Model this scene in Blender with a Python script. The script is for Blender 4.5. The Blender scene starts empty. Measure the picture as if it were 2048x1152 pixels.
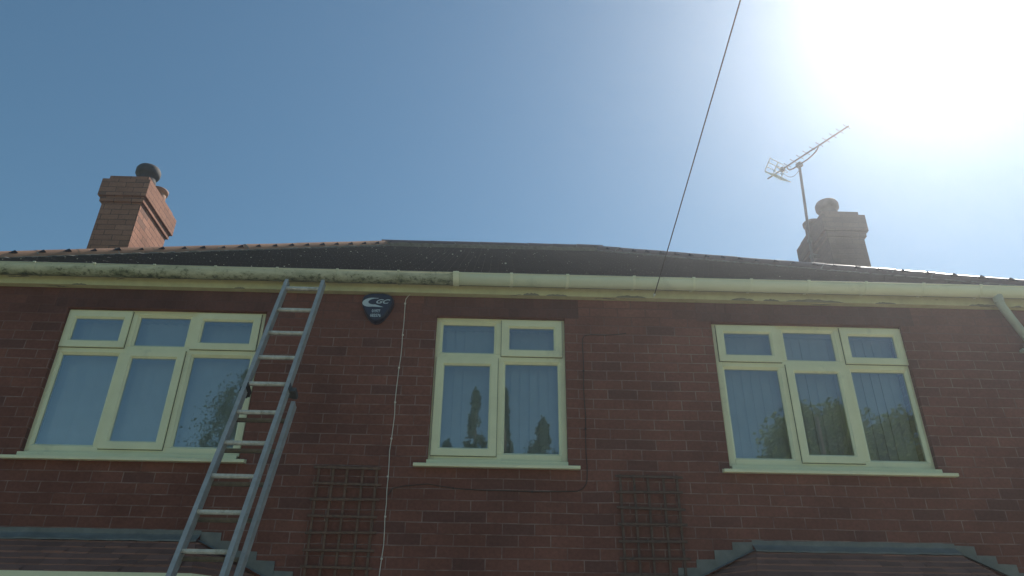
import bpy, math, random
from mathutils import Vector, Matrix, noise
R = math.radians
scene = bpy.context.scene
C = scene.collection

# ---------------------------------------------------------------- camera, sky, sun, exposure
cam_d = bpy.data.cameras.new('camera'); cam = bpy.data.objects.new('camera', cam_d); C.objects.link(cam)
cam_d.sensor_width = 36.0; cam_d.lens = 26.72; cam_d.clip_start = 0.05; cam_d.clip_end = 2000
_r = Vector((0.9996, -0.0280, 0.0118)).normalized()
_f = Vector((0.0188, 0.8704, 0.4919)).normalized()
_u = _r.cross(_f).normalized(); _r = _f.cross(_u).normalized()
cam.matrix_world = Matrix(((_r.x, _u.x, -_f.x, 0.0), (_r.y, _u.y, -_f.y, -5.791), (_r.z, _u.z, -_f.z, 1.6), (0, 0, 0, 1)))
scene.camera = cam

SUN_EL, SUN_AZ = 45.2, 41.6            # azimuth from the facade normal (+Y) towards +X
S = Vector((math.cos(R(SUN_EL)) * math.sin(R(SUN_AZ)), math.cos(R(SUN_EL)) * math.cos(R(SUN_AZ)), math.sin(R(SUN_EL))))
world = bpy.data.worlds.new('World'); scene.world = world; world.use_nodes = True
wn = world.node_tree; bg = wn.nodes['Background']
sky = wn.nodes.new('ShaderNodeTexSky'); sky.sky_type = 'NISHITA'; sky.sun_disc = False
sky.sun_elevation = R(SUN_EL); sky.sun_rotation = R(SUN_AZ)
sky.altitude = 50; sky.air_density = 1.0; sky.dust_density = 0.0; sky.ozone_density = 2.0
tint = wn.nodes.new('ShaderNodeMix'); tint.data_type = 'RGBA'; tint.blend_type = 'MULTIPLY'; tint.inputs[0].default_value = 1.0
tint.inputs[7].default_value = (.73, .98, .92, 1)          # clean, slightly cyan summer sky
wn.links.new(sky.outputs[0], tint.inputs[6]); wn.links.new(tint.outputs[2], bg.inputs[0]); bg.inputs[1].default_value = 0.092
sl = bpy.data.lights.new('sun', 'SUN'); sun = bpy.data.objects.new('sun', sl); C.objects.link(sun)
sl.energy = 4.7; sl.angle = R(0.5); sl.color = (1.0, 0.94, 0.84)
sun.rotation_euler = S.to_track_quat('Z', 'Y').to_euler(); sun.location = S * 60
scene.view_settings.view_transform = 'Standard'; scene.view_settings.look = 'None'
scene.view_settings.gamma = 1; scene.view_settings.exposure = 0.2
scene.render.engine = 'CYCLES'

# ---------------------------------------------------------------- materials
def sc(*c): return (c[0], c[1], c[2], 1.0)

class NT:
    """small helper round a node tree"""
    def __init__(s, name):
        s.m = bpy.data.materials.new(name); s.m.use_nodes = True
        s.t = s.m.node_tree; s.b = s.t.nodes['Principled BSDF']
    def n(s, typ, **kw):
        nd = s.t.nodes.new('ShaderNode' + typ)
        for k, v in kw.items():
            if k.startswith('i_'):
                key = k[2:]; key = int(key) if key.isdigit() else key.replace('_', ' ')
                nd.inputs[key].default_value = v
            else: setattr(nd, k, v)
        return nd
    def l(s, a, b): s.t.links.new(a, b)
    def noise(s, vec, scale, detail=4, rough=.55):
        nd = s.n('TexNoise'); nd.inputs['Scale'].default_value = scale
        nd.inputs['Detail'].default_value = detail; nd.inputs['Roughness'].default_value = rough
        s.l(vec, nd.inputs['Vector']); return nd.outputs['Fac']
    def ramp(s, fac, stops):
        nd = s.n('ValToRGB'); el = nd.color_ramp.elements
        while len(el) < len(stops): el.new(0.5)
        for e, (p, c) in zip(el, stops):
            e.position = p; e.color = sc(*c) if not isinstance(c, (int, float)) else sc(c, c, c)
        s.l(fac, nd.inputs[0]); return nd.outputs[0]
    def mix(s, fac, a, b, blend='MIX'):
        nd = s.n('Mix', data_type='RGBA', blend_type=blend)
        for i, v in ((0, fac), (6, a), (7, b)):
            if isinstance(v, bpy.types.NodeSocket): s.l(v, nd.inputs[i])
            elif isinstance(v, tuple): nd.inputs[i].default_value = sc(*v)
            else: nd.inputs[i].default_value = v
        return nd.outputs[2]
    def math(s, op, a, b=0.0):
        nd = s.n('Math', operation=op)
        for i, v in ((0, a), (1, b)):
            if isinstance(v, bpy.types.NodeSocket): s.l(v, nd.inputs[i])
            else: nd.inputs[i].default_value = v
        return nd.outputs[0]
    def pos(s): return s.n('NewGeometry').outputs['Position']
    def uv(s, off=(0, 0, 0), rot=0.0, scale=(1, 1, 1)):
        u = s.n('UVMap'); mp = s.n('Mapping'); s.l(u.outputs[0], mp.inputs[0])
        mp.inputs['Location'].default_value = off; mp.inputs['Rotation'].default_value = (0, 0, rot); mp.inputs['Scale'].default_value = scale
        return mp.outputs[0]
    def bump(s, h, strength=.3, dist=.01):
        nd = s.n('Bump'); nd.inputs['Strength'].default_value = strength; nd.inputs['Distance'].default_value = dist
        s.l(h, nd.inputs['Height']); s.l(nd.outputs[0], s.b.inputs['Normal'])
    def done(s, col=None, rough=.7, metal=0.0, spec=.5):
        if isinstance(col, bpy.types.NodeSocket): s.l(col, s.b.inputs['Base Color'])
        elif col: s.b.inputs['Base Color'].default_value = sc(*col)
        if isinstance(rough, bpy.types.NodeSocket): s.l(rough, s.b.inputs['Roughness'])
        else: s.b.inputs['Roughness'].default_value = rough
        s.b.inputs['Metallic'].default_value = metal
        s.b.inputs['Specular IOR Level'].default_value = spec
        return s.m

def brick_mat(name, off, c1, c2, c3, mortar, rot=0.0, msize=.0045, lime=.55, w=.24, h=.0835):
    t = NT(name); v0 = t.uv(off, rot)
    # a little waviness in the courses
    wob = t.n('TexNoise'); wob.inputs['Scale'].default_value = 2.2; wob.inputs['Detail'].default_value = 2
    t.l(v0, wob.inputs['Vector'])
    sub = t.n('VectorMath', operation='SUBTRACT'); t.l(wob.outputs['Color'], sub.inputs[0]); sub.inputs[1].default_value = (.5, .5, .5)
    scl = t.n('VectorMath', operation='SCALE'); t.l(sub.outputs[0], scl.inputs[0]); scl.inputs['Scale'].default_value = .016
    add = t.n('VectorMath', operation='ADD'); t.l(v0, add.inputs[0]); t.l(scl.outputs[0], add.inputs[1])
    v = add.outputs[0]
    def bt(m, a, b, bias=0.0):
        nd = t.n('TexBrick', offset=.5, offset_frequency=2, squash=1.0, squash_frequency=2)
        t.l(v, nd.inputs['Vector'])
        nd.inputs['Scale'].default_value = 1; nd.inputs['Brick Width'].default_value = w; nd.inputs['Row Height'].default_value = h
        nd.inputs['Mortar Size'].default_value = m; nd.inputs['Mortar Smooth'].default_value = .35; nd.inputs['Bias'].default_value = bias
        nd.inputs['Color1'].default_value = sc(*a); nd.inputs['Color2'].default_value = sc(*b); nd.inputs['Mortar'].default_value = sc(*mortar)
        return nd
    b1 = bt(msize, c1, c2); b1.inputs['Mortar'].default_value = sc(*c1)
    rnd = bt(0.0, (0, 0, 0), (1, 1, 1))
    isdark = t.ramp(rnd.outputs['Color'], [(0.0, 1.0), (.06, 1.0), (.13, 0.0), (1.0, 0.0)])
    col = t.mix(t.math('MULTIPLY', isdark, .5), b1.outputs['Color'], c3)
    n1 = t.noise(v0, 38, 6, .65); n2 = t.noise(v0, 1.1, 4, .6); n3 = t.noise(v0, 7, 5, .6)
    col = t.mix(.55, col, t.ramp(n1, [(.25, .55), (.75, 1.3)]), 'MULTIPLY')
    col = t.mix(.8, col, t.ramp(n2, [(.3, .62), (.7, 1.25)]), 'MULTIPLY')
    # mortar: pale where the joint is clean, nearly brick-coloured where it is sooty
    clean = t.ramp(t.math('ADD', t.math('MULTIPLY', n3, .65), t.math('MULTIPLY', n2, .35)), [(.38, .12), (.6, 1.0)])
    zz = t.n('SeparateXYZ'); t.l(t.pos(), zz.inputs[0])      # joints fade to brick colour towards the top courses
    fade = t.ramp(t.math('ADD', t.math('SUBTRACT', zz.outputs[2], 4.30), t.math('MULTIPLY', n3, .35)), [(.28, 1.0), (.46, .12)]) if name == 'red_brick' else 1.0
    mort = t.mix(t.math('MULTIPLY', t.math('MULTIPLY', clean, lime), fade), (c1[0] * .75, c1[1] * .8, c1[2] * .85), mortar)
    col = t.mix(b1.outputs['Fac'], col, mort)
    t.bump(t.math('ADD', t.math('MULTIPLY', b1.outputs['Fac'], -1.0), t.math('MULTIPLY', n1, .35)), .5, .006)
    return t.done(col, .88, spec=.25)

OFF = (1.122 + 24.0, 200 * .0835 - 4.525, 0)
M = {}
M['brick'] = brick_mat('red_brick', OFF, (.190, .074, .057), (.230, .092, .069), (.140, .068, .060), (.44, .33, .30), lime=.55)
M['lintel'] = brick_mat('soldier_brick', (24.03, 200 * .0835 - 4.57, 0), (.135, .058, .049), (.155, .066, .055), (.120, .055, .048), (.19, .12, .11), rot=0.0, msize=.003, lime=.4, w=.0835, h=.24)
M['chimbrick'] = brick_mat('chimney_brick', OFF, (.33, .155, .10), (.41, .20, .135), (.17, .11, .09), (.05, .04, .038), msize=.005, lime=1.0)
M['chimshade'] = brick_mat('shaded_chimney_brick', OFF, (.12, .085, .075), (.145, .10, .085), (.10, .08, .07), (.07, .06, .055), msize=.004, lime=1.0)  # darker copy of the chimney brick, backlit shade painted into its colour

def simple(name, c, rough=.6, metal=0.0, var=.25, scale=12, spec=.5, bump=0.0, dark=None, dthr=(.55, .7)):
    t = NT(name); p = t.pos(); n = t.noise(p, scale, 5, .6)
    col = t.mix(1.0, c, t.ramp(n, [(.25, 1 - var), (.75, 1 + var * .4)]), 'MULTIPLY')
    if dark:
        n2 = t.noise(p, scale * .6, 7, .7)
        col = t.mix(t.ramp(n2, [(dthr[0], 0.0), (dthr[1], 1.0)]), col, dark)
    if bump: t.bump(t.noise(p, scale * 5, 4, .6), bump, .004)
    return t.done(col, rough, metal, spec)

M['upvc'] = simple('cream_window_plastic', (.86, .83, .57), .38, var=.10, scale=5, spec=.4, dark=(.52, .52, .38), dthr=(.58, .85))
M['upvc_clean'] = simple('clean_gutter_plastic', (.80, .79, .60), .4, var=.10, scale=3, dark=(.50, .50, .38), dthr=(.6, .8))
def old_gutter():
    t = NT('algae_stained_gutter'); p = t.pos()
    mp = t.n('Mapping'); t.l(p, mp.inputs[0]); mp.inputs['Scale'].default_value = (1, 1.6, 3.0)
    n = t.noise(mp.outputs[0], 5.5, 10, .74); n2 = t.noise(p, 24, 8, .75); n0 = t.noise(p, 1.6, 2, .5)
    sep = t.n('SeparateXYZ'); t.l(p, sep.inputs[0])
    low = t.math('MULTIPLY', t.math('SUBTRACT', 4.885, sep.outputs[2]), 2.6)      # drips and dirt gather on the lower half of the gutter
    s1 = t.math('ADD', t.math('ADD', t.math('MULTIPLY', n, .75), t.math('MULTIPLY', n0, .25)), low)
    col = t.mix(t.ramp(s1, [(.50, 0.0), (.65, .5), (.76, 1.0)]), (.60, .59, .45), (.20, .21, .12))
    col = t.mix(t.ramp(t.math('ADD', t.math('MULTIPLY', n2, .6), t.math('MULTIPLY', s1, .4)), [(.56, 0.0), (.66, 1.0)]), col, (.035, .05, .028))
    return t.done(col, .65)
M['gutter_old'] = old_gutter()
def fascia_mat():
    t = NT('flaking_cream_paint'); p = t.pos()
    mp = t.n('Mapping'); t.l(p, mp.inputs[0]); mp.inputs['Scale'].default_value = (1, 6, 6)
    n = t.noise(mp.outputs[0], 2.3, 7, .6); n2 = t.noise(p, 9, 8, .7)
    col = t.mix(t.ramp(n2, [(.35, 0.0), (.7, 1.0)]), (.64, .59, .34), (.52, .47, .27))
    col = t.mix(t.ramp(n, [(.63, 0.0), (.645, 1.0)]), col, (.24, .22, .17))
    return t.done(col, .7)
M['fascia'] = fascia_mat()
M['fascia_bare'] = simple('bare_weathered_board', (.24, .215, .16), .85, scale=9)
def tile_mat(name, c1, c2, rough=.6, lich=.0):
    t = NT(name); p = t.pos(); n = t.noise(p, 3.5, 6, .6)
    isl = t.n('NewGeometry').outputs['Random Per Island']
    col = t.mix(n, c1, c2)
    col = t.mix(.5, col, t.ramp(isl, [(0, .6), (1, 1.35)]), 'MULTIPLY')
    if lich:
        col = t.mix(t.ramp(t.noise(p, 34, 5, .6), [(.64, 0.0), (.70, lich)]), col, (.42, .42, .34))
    t.bump(t.noise(p, 60, 4, .6), .25, .004)
    return t.done(col, rough, spec=.5)
M['tile'] = tile_mat('dark_roof_tile', (.040, .032, .046), (.024, .021, .036), .42, .3)
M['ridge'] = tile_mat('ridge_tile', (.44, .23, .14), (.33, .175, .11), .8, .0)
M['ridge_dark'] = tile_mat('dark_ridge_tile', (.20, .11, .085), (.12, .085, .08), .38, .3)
M['baytile'] = tile_mat('bay_roof_tile', (.30, .14, .10), (.20, .10, .08), .75, .0)
M['mortar'] = simple('grey_mortar', (.30, .28, .25), .9, var=.4, scale=20, bump=.4)
M['lead'] = simple('lead_flashing', (.215, .215, .20), .75, metal=.0, var=.35, scale=8, dark=(.16, .17, .18), dthr=(.5, .75), bump=.3)
M['soot'] = simple('sooty_clay', (.075, .06, .055), .75, var=.4, scale=14)
M['clay'] = simple('terracotta_clay', (.42, .21, .13), .7, var=.3, scale=9)
M['alu'] = simple('ladder_aluminium', (.46, .455, .45), .5, metal=.25, var=.25, scale=18, dark=(.38, .38, .37), dthr=(.5, .8))
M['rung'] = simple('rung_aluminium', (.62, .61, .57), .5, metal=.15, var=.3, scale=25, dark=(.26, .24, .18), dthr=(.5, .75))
M['rung_dark'] = simple('dark_rung', (.20, .165, .125), .7, metal=.1, var=.4, scale=25)  # darker brown tone for the rungs of the base section
M['blackpl'] = simple('black_plastic', (.03, .032, .035), .5)
M['galv'] = simple('aerial_alloy', (.11, .115, .12), .6, metal=.2, var=.2)
M['wood_old'] = simple('weathered_wood', (.20, .115, .082), .85, var=.4, scale=25, bump=.4, dark=(.08, .07, .06))
M['navy'] = simple('navy_plastic', (.018, .024, .055), .4, var=.2)
M['sticker'] = simple('grey_print', (.52, .60, .66), .6, var=.1)
M['cablew'] = simple('white_cable', (.72, .66, .60), .5, var=.15)
M['cabled'] = simple('dark_cable', (.055, .038, .034), .6)
M['blind'] = simple('blind_fabric', (.74, .75, .76), .85, var=.10, scale=6)
M['room'] = simple('room_plaster', (.30, .28, .25), .9)
M['bark'] = simple('bark', (.10, .075, .055), .9, var=.5, scale=14, bump=.6)
M['pole'] = simple('creosoted_pole', (.075, .055, .045), .85, var=.4, scale=14)

def leaf_mat(name, a, b):
    t = NT(name); isl = t.n('NewGeometry').outputs['Random Per Island']
    col = t.mix(isl, a, b); m = t.done(col, .6, spec=.3)
    tr = t.n('BsdfTranslucent'); t.l(col, tr.inputs[0]); mx = t.n('MixShader'); mx.inputs[0].default_value = .35
    t.l(t.b.outputs[0], mx.inputs[1]); t.l(tr.outputs[0], mx.inputs[2])
    t.l(mx.outputs[0], t.t.nodes['Material Output'].inputs[0]); return m
M['leafc'] = leaf_mat('conifer_leaf', (.05, .09, .03), (.10, .15, .05))
M['leafb'] = leaf_mat('broad_leaf', (.18, .25, .06), (.27, .34, .09))

def glass_mat():
    t = NT('double_glazing'); t.t.nodes.remove(t.b)
    g = t.n('BsdfGlossy'); g.inputs['Roughness'].default_value = 0.015; g.inputs[0].default_value = (1, 1, 1, 1)
    tr = t.n('BsdfTransparent'); tr.inputs[0].default_value = (.80, .86, .86, 1)
    fr = t.n('Fresnel'); fr.inputs[0].default_value = 1.5
    fac = t.math('MULTIPLY', fr.outputs[0], 6.2); fac = t.math('MINIMUM', fac, 1.0)
    wob = t.noise(t.pos(), 1.3, 2, .5); bp = t.n('Bump'); bp.inputs['Strength'].default_value = .05; bp.inputs['Distance'].default_value = .02
    t.l(wob, bp.inputs['Height']); t.l(bp.outputs[0], g.inputs['Normal'])
    mx = t.n('MixShader'); t.l(fac, mx.inputs[0]); t.l(tr.outputs[0], mx.inputs[1]); t.l(g.outputs[0], mx.inputs[2])
    t.l(mx.outputs[0], t.t.nodes['Material Output'].inputs[0]); return t.m
M['glass'] = glass_mat()

def grass_mat():
    t = NT('grass_ground'); p = t.pos(); n = t.noise(p, .6, 6, .6); n2 = t.noise(p, 30, 5, .7)
    col = t.mix(n, (.17, .20, .06), (.26, .27, .10)); col = t.mix(.6, col, t.ramp(n2, [(.3, .5), (.7, 1.3)]), 'MULTIPLY')
    t.bump(n2, .8, .03); return t.done(col, .9, spec=.2)
M['grass'] = grass_mat()
def paving_mat():
    t = NT('paving'); p = t.pos(); nd = t.n('TexBrick', offset=.5); t.l(p, nd.inputs['Vector'])
    nd.inputs['Scale'].default_value = 1; nd.inputs['Brick Width'].default_value = .6; nd.inputs['Row Height'].default_value = .6
    nd.inputs['Mortar Size'].default_value = .006; nd.inputs['Color1'].default_value = sc(.50, .46, .37); nd.inputs['Color2'].default_value = sc(.43, .40, .32); nd.inputs['Mortar'].default_value = sc(.1, .095, .08)
    col = t.mix(.5, nd.outputs[0], t.ramp(t.noise(p, 9, 6, .6), [(.3, .6), (.7, 1.25)]), 'MULTIPLY')
    return t.done(col, .9)
M['paving'] = paving_mat()

# ---------------------------------------------------------------- mesh helpers
class MB:
    def __init__(s): s.v = []; s.f = []; s.sm = []
    def add(s, vs, fs, smooth=False):
        o = len(s.v); s.v += [tuple(v) for v in vs]; s.f += [tuple(i + o for i in f) for f in fs]; s.sm += [smooth] * len(fs)
    def box(s, a, b):
        (x0, y0, z0), (x1, y1, z1) = a, b
        s.add([(x0, y0, z0), (x1, y0, z0), (x1, y1, z0), (x0, y1, z0), (x0, y0, z1), (x1, y0, z1), (x1, y1, z1), (x0, y1, z1)],
              [(0, 3, 2, 1), (4, 5, 6, 7), (0, 1, 5, 4), (1, 2, 6, 5), (2, 3, 7, 6), (3, 0, 4, 7)]); return s
    def obox(s, c, ax, ay, az, h):
        c = Vector(c); vs = []
        for k in (-1, 1):
            for i, j in ((-1, -1), (1, -1), (1, 1), (-1, 1)):
                vs.append(c + ax * (i * h[0]) + ay * (j * h[1]) + az * (k * h[2]))
        s.add(vs, [(0, 3, 2, 1), (4, 5, 6, 7), (0, 1, 5, 4), (1, 2, 6, 5), (2, 3, 7, 6), (3, 0, 4, 7)]); return s
    def bar(s, p, q, w, d, up=Vector((0, 0, 1))):
        p, q = Vector(p), Vector(q); az = (q - p).normalized(); ax = az.cross(up)
        ax = Vector((1, 0, 0)) if ax.length < 1e-4 else ax.normalized()
        ay = az.cross(ax).normalized(); return s.obox((p + q) / 2, ax, ay, az, (w / 2, d / 2, (q - p).length / 2))
    def tube(s, pts, r, seg=10, cap=True):
        pts = [Vector(p) for p in pts]; n = len(pts); rs = r if isinstance(r, (list, tuple)) else [r] * n
        vs = []; fs = []; prev = None
        for i, p in enumerate(pts):
            t = (pts[min(i + 1, n - 1)] - pts[max(i - 1, 0)]).normalized()
            if prev is None: a = t.orthogonal().normalized()
            else: a = (prev - t * prev.dot(t)).normalized()
            prev = a; b = t.cross(a)
            for k in range(seg):
                an = 2 * math.pi * k / seg; vs.append(p + (a * math.cos(an) + b * math.sin(an)) * rs[i])
        for i in range(n - 1):
            for k in range(seg):
                fs.append((i * seg + k, i * seg + (k + 1) % seg, (i + 1) * seg + (k + 1) % seg, (i + 1) * seg + k))
        s.add(vs, fs, True)
        if cap:
            s.add(vs[:seg], [tuple(range(seg))[::-1]]); s.add(vs[-seg:], [tuple(range(seg))])
        return s
    def lathe(s, c, prof, seg=28):
        c = Vector(c); vs = []; fs = []
        for (r, z) in prof:
            for k in range(seg):
                a = 2 * math.pi * k / seg; vs.append(c + Vector((r * math.cos(a), r * math.sin(a), z)))
        for i in range(len(prof) - 1):
            for k in range(seg):
                fs.append((i * seg + k, i * seg + (k + 1) % seg, (i + 1) * seg + (k + 1) % seg, (i + 1) * seg + k))
        s.add(vs, fs, True); return s
    def prism(s, poly, d):
        d = Vector(d); n = len(poly); vs = [Vector(p) for p in poly]; vs += [p + d for p in vs]
        s.add(vs, [tuple(range(n)), tuple(range(2 * n - 1, n - 1, -1))] + [(i, i + n, (i + 1) % n + n, (i + 1) % n) for i in range(n)]); return s
    def build(s, name, mat, parent=None, bevel=0.0, uvrot=False):
        me = bpy.data.meshes.new(name); me.from_pydata(s.v, [], s.f); me.update()
        me.polygons.foreach_set('use_smooth', s.sm)
        uvl = me.uv_layers.new(name='UVMap')
        for p in me.polygons:
            n = p.normal; ax = abs(n.x) > abs(n.y); top = abs(n.z) > .8
            for li in p.loop_indices:
                co = me.vertices[me.loops[li].vertex_index].co
                uvl.data[li].uv = (co.x, co.y) if top else ((co.y, co.z) if ax else (co.x, co.z))
        me.materials.append(mat); o = bpy.data.objects.new(name, me); C.objects.link(o)
        if parent: o.parent = parent
        if bevel:
            b = o.modifiers.new('bevel', 'BEVEL'); b.width = bevel; b.segments = 2; b.limit_method = 'ANGLE'; b.angle_limit = R(40)
        return o

def empty(name, loc=(0, 0, 0)):
    o = bpy.data.objects.new(name, None); C.objects.link(o); o.location = loc; o.empty_display_size = .2; return o
def keep(o, parent):
    """parent a mesh that was built in world coordinates to a located empty"""
    o.parent = parent; o.matrix_parent_inverse = Matrix.Translation(-Vector(parent.location)); return o
def tag(o, label=None, cat=None, group=None, kind=None):
    if label: o['label'] = label
    if cat: o['category'] = cat
    if group: o['group'] = group
    if kind: o['kind'] = kind
    return o
rnd = random.Random(7)

# ---------------------------------------------------------------- ground
g = MB(); N = 40
g.add([(-400, -400, 0), (400, -400, 0), (400, 400, 0), (-400, 400, 0)], [(0, 1, 2, 3)]); tag(g.build('ground', M['grass']), kind='structure')
g = MB(); g.box((-7.5, -10.5, -.05), (7.5, 11, .02)); tag(g.build('paved_path', M['paving']), kind='structure')

# ---------------------------------------------------------------- the house
HX0, HX1, HY1, ZE = -6.02, 5.85, 8.54, 4.77
house = empty('brick_house', (0, 0, 0))
tag(house, 'red brick house with hipped tiled roof and two chimneys', 'house')
def hp(mb, name, mat, parent=None, **k): return mb.build(name, mat, parent or house, **k)
WIN = [(-3.63, -1.955), (-.513, .579), (1.84, 3.49)]
WZ0, WZ1 = 3.30, 4.585
# walls
w = MB(); xs = [HX0] + [v for ab in WIN for v in ab] + [HX1]; zs = [0, WZ0, WZ1, ZE]
for i in range(len(xs) - 1):
    for j in range(3):
        if j == 1 and i % 2 == 1: continue
        a, b, c, d = xs[i], xs[i + 1], zs[j], zs[j + 1]
        w.add([(a, 0, c), (b, 0, c), (b, 0, d), (a, 0, d)], [(0, 1, 2, 3)])
for a, b in WIN:
    D_ = .26
    w.add([(a, 0, WZ0), (a, D_, WZ0), (a, D_, WZ1), (a, 0, WZ1)], [(0, 1, 2, 3)])
    w.add([(b, 0, WZ0), (b, D_, WZ0), (b, D_, WZ1), (b, 0, WZ1)], [(3, 2, 1, 0)])
    w.add([(a, 0, WZ0), (b, 0, WZ0), (b, D_, WZ0), (a, D_, WZ0)], [(0, 1, 2, 3)])
    w.add([(a, 0, WZ1), (b, 0, WZ1), (b, D_, WZ1), (a, D_, WZ1)], [(3, 2, 1, 0)])
w.add([(HX0, 0, 0), (HX0, HY1, 0), (HX0, HY1, ZE), (HX0, 0, ZE)], [(3, 2, 1, 0)])
w.add([(HX1, 0, 0), (HX1, HY1, 0), (HX1, HY1, ZE), (HX1, 0, ZE)], [(0, 1, 2, 3)])
w.add([(HX0, HY1, 0), (HX1, HY1, 0), (HX1, HY1, ZE), (HX0, HY1, ZE)], [(3, 2, 1, 0)])
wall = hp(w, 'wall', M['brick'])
for a, b in WIN:
    m = MB(); m.box((a - .12, -.003, WZ1 + .002), (b + .12, .09, WZ1 + .18)); hp(m, 'lintel', M['lintel'], wall)
m = MB(); m.box((HX0 + .03, 3.0, 2.6), (HX1 - .03, 3.06, ZE)); m.box((HX0 + .03, .27, 2.55), (HX1 - .03, 3.0, 2.6)); m.box((HX0 + .03, .27, ZE - .06), (HX1 - .03, 3.0, ZE - .01))
for xw in (-1.2, 1.2): m.box((xw, .27, 2.61), (xw + .08, 2.99, ZE - .07))
hp(m, 'inner_room', M['room'])

# windows: (x0, x1, mullions, top row, bottom row)  's' = opening sash, 'f' = fixed pane
def make_window(x0, x1, mull, top, bot, sill, slats):
    zb, zt, ztr = 3.335, 4.60, 4.224; yf = .045
    f = MB(); fw = .052
    f.box((x0, yf, zb), (x0 + fw, yf + .07, zt)); f.box((x1 - fw, yf, zb), (x1, yf + .07, zt))
    f.box((x0 + fw, yf, zt - fw), (x1 - fw, yf + .07, zt)); f.box((x0 + fw, yf, zb), (x1 - fw, yf + .07, zb + fw + .01))
    f.box((x0 + fw, yf + .002, ztr - .032), (x1 - fw, yf + .068, ztr + .032))
    for mx in mull:
        f.box((mx - .034, yf + .001, zb + fw + .01), (mx + .034, yf + .069, ztr - .032)); f.box((mx - .034, yf + .001, ztr + .032), (mx + .034, yf + .069, zt - fw))
    win = hp(f, 'window', M['upvc'], bevel=.004)
    gl = MB(); edges = [x0 + fw] + list(mull) + [x1 - fw]
    for row, (z0, z1), kinds in ((0, (ztr + .032, zt - fw), top), (1, (zb + fw + .01, ztr - .032), bot)):
        for i, k in enumerate(kinds):
            a = edges[i] + (.034 if i else 0); b = edges[i + 1] - (.034 if i < len(kinds) - 1 else 0)
            if k == 's':
                o_ = .022; A, B, Z0, Z1 = a - o_, b + o_, z0 - o_, z1 + o_; t = .068; q = MB(); ys = yf - .018
                # mitred sash: four trapezoid members with a sloping inner bead
                for pa, pb, ia, ib in (((A, Z0), (B, Z0), (A + t, Z0 + t), (B - t, Z0 + t)), ((B, Z0), (B, Z1), (B - t, Z0 + t), (B - t, Z1 - t)),
                                       ((B, Z1), (A, Z1), (B - t, Z1 - t), (A + t, Z1 - t)), ((A, Z1), (A, Z0), (A + t, Z1 - t), (A + t, Z0 + t))):
                    cx, cz = (A + B) / 2, (Z0 + Z1) / 2
                    def shrink(p, e): return (p[0] + (e if p[0] < cx else -e), p[1] + (e if p[1] < cz else -e))
                    ja, jb = shrink(ia, -.014), shrink(ib, -.014)
                    vs = [(pa[0], ys, pa[1]), (pb[0], ys, pb[1]), (jb[0], ys, jb[1]), (ja[0], ys, ja[1]),
                          (ib[0], ys + .016, ib[1]), (ia[0], ys + .016, ia[1]), (ia[0], ys + .05, ia[1]), (ib[0], ys + .05, ib[1]),
                          (pa[0], yf + .003, pa[1]), (pb[0], yf + .003, pb[1])]
                    q.add(vs, [(0, 1, 2, 3), (3, 2, 4, 5), (5, 4, 7, 6), (0, 8, 9, 1)])
                hp(q, 'casement', M['upvc'], win)
                # rubber seal: a thin dark line round the sash
                q = MB(); e = .003
                
                for aa, bb in (((A - e, yf - .004, Z0 - e), (B + e, yf + .001, Z0)), ((A - e, yf - .004, Z1), (B + e, yf + .001, Z1 + e)), ((A - e, yf - .004, Z0), (A, yf + .001, Z1)), ((B, yf - .004, Z0), (B + e, yf + .001, Z1))): q.box(aa, bb)
                hp(q, 'seal', M['blackpl'], win)
                ga, gb, g0, g1, gy = A + t - .002, B - t + .002, Z0 + t - .002, Z1 - t + .002, ys + .022
            else:
                q = MB(); t = .016   # sloping glazing bead
                for pa, pb, ia, ib in (((a, z0), (b, z0), (a + t, z0 + t), (b - t, z0 + t)), ((b, z0), (b, z1), (b - t, z0 + t), (b - t, z1 - t)),
                                       ((b, z1), (a, z1), (b - t, z1 - t), (a + t, z1 - t)), ((a, z1), (a, z0), (a + t, z1 - t), (a + t, z0 + t))):
                    q.add([(pa[0], yf + .006, pa[1]), (pb[0], yf + .006, pb[1]), (ib[0], yf + .022, ib[1]), (ia[0], yf + .022, ia[1]), (ia[0], yf + .05, ia[1]), (ib[0], yf + .05, ib[1])], [(0, 1, 2, 3), (3, 2, 5, 4)])
                hp(q, 'glazing_bead', M['upvc'], win)
                ga, gb, g0, g1, gy = a + t - .002, b - t + .002, z0 + t - .002, z1 - t + .002, yf + .03
            gl.add([(ga, gy, g0), (gb, gy, g0), (gb, gy, g1), (ga, gy, g1)], [(0, 1, 2, 3)])
    hp(gl, 'glass', M['glass'], win)
    s = MB(); s.box((sill[0], -.062, 3.262), (sill[1], -.04, 3.288)); s.prism([(sill[0], -.04, 3.262), (sill[0], -.0015, 3.268), (sill[0], -.0015, 3.302), (sill[0], -.04, 3.288)], (sill[1] - sill[0], 0, 0))
    s.box((x0 + .004, -.0015, 3.302), (x1 - .004, yf - .002, 3.333))
    hp(s, 'sill', M['upvc'], win, bevel=.003)
    bl = MB(); n = 0
    for (a, b, ang) in slats:
        x = a
        while x < b:
            an = R(ang + rnd.uniform(-4, 4)); ax = Vector((math.cos(an), math.sin(an), 0)); 
            bl.obox((x, .19, (3.30 + 4.6) / 2), ax, Vector((-ax.y, ax.x, 0)), Vector((0, 0, 1)), (.0445, .0006, .63)); x += .08
    bl.box((x0 + .01, .15, 4.53), (x1 - .01, .235, 4.58))
    hp(bl, 'blind', M['blind'], win)
    return win
make_window(-3.655, -1.975, (-3.082, -2.562), 'sfs', 'fsf', (-3.735, -1.895), [(-3.60, -2.0, 22)])
make_window(-.525, .585, (.03,), 'fs', 'sf', (-.615, .668), [(-.47, .56, 20)])
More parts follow.
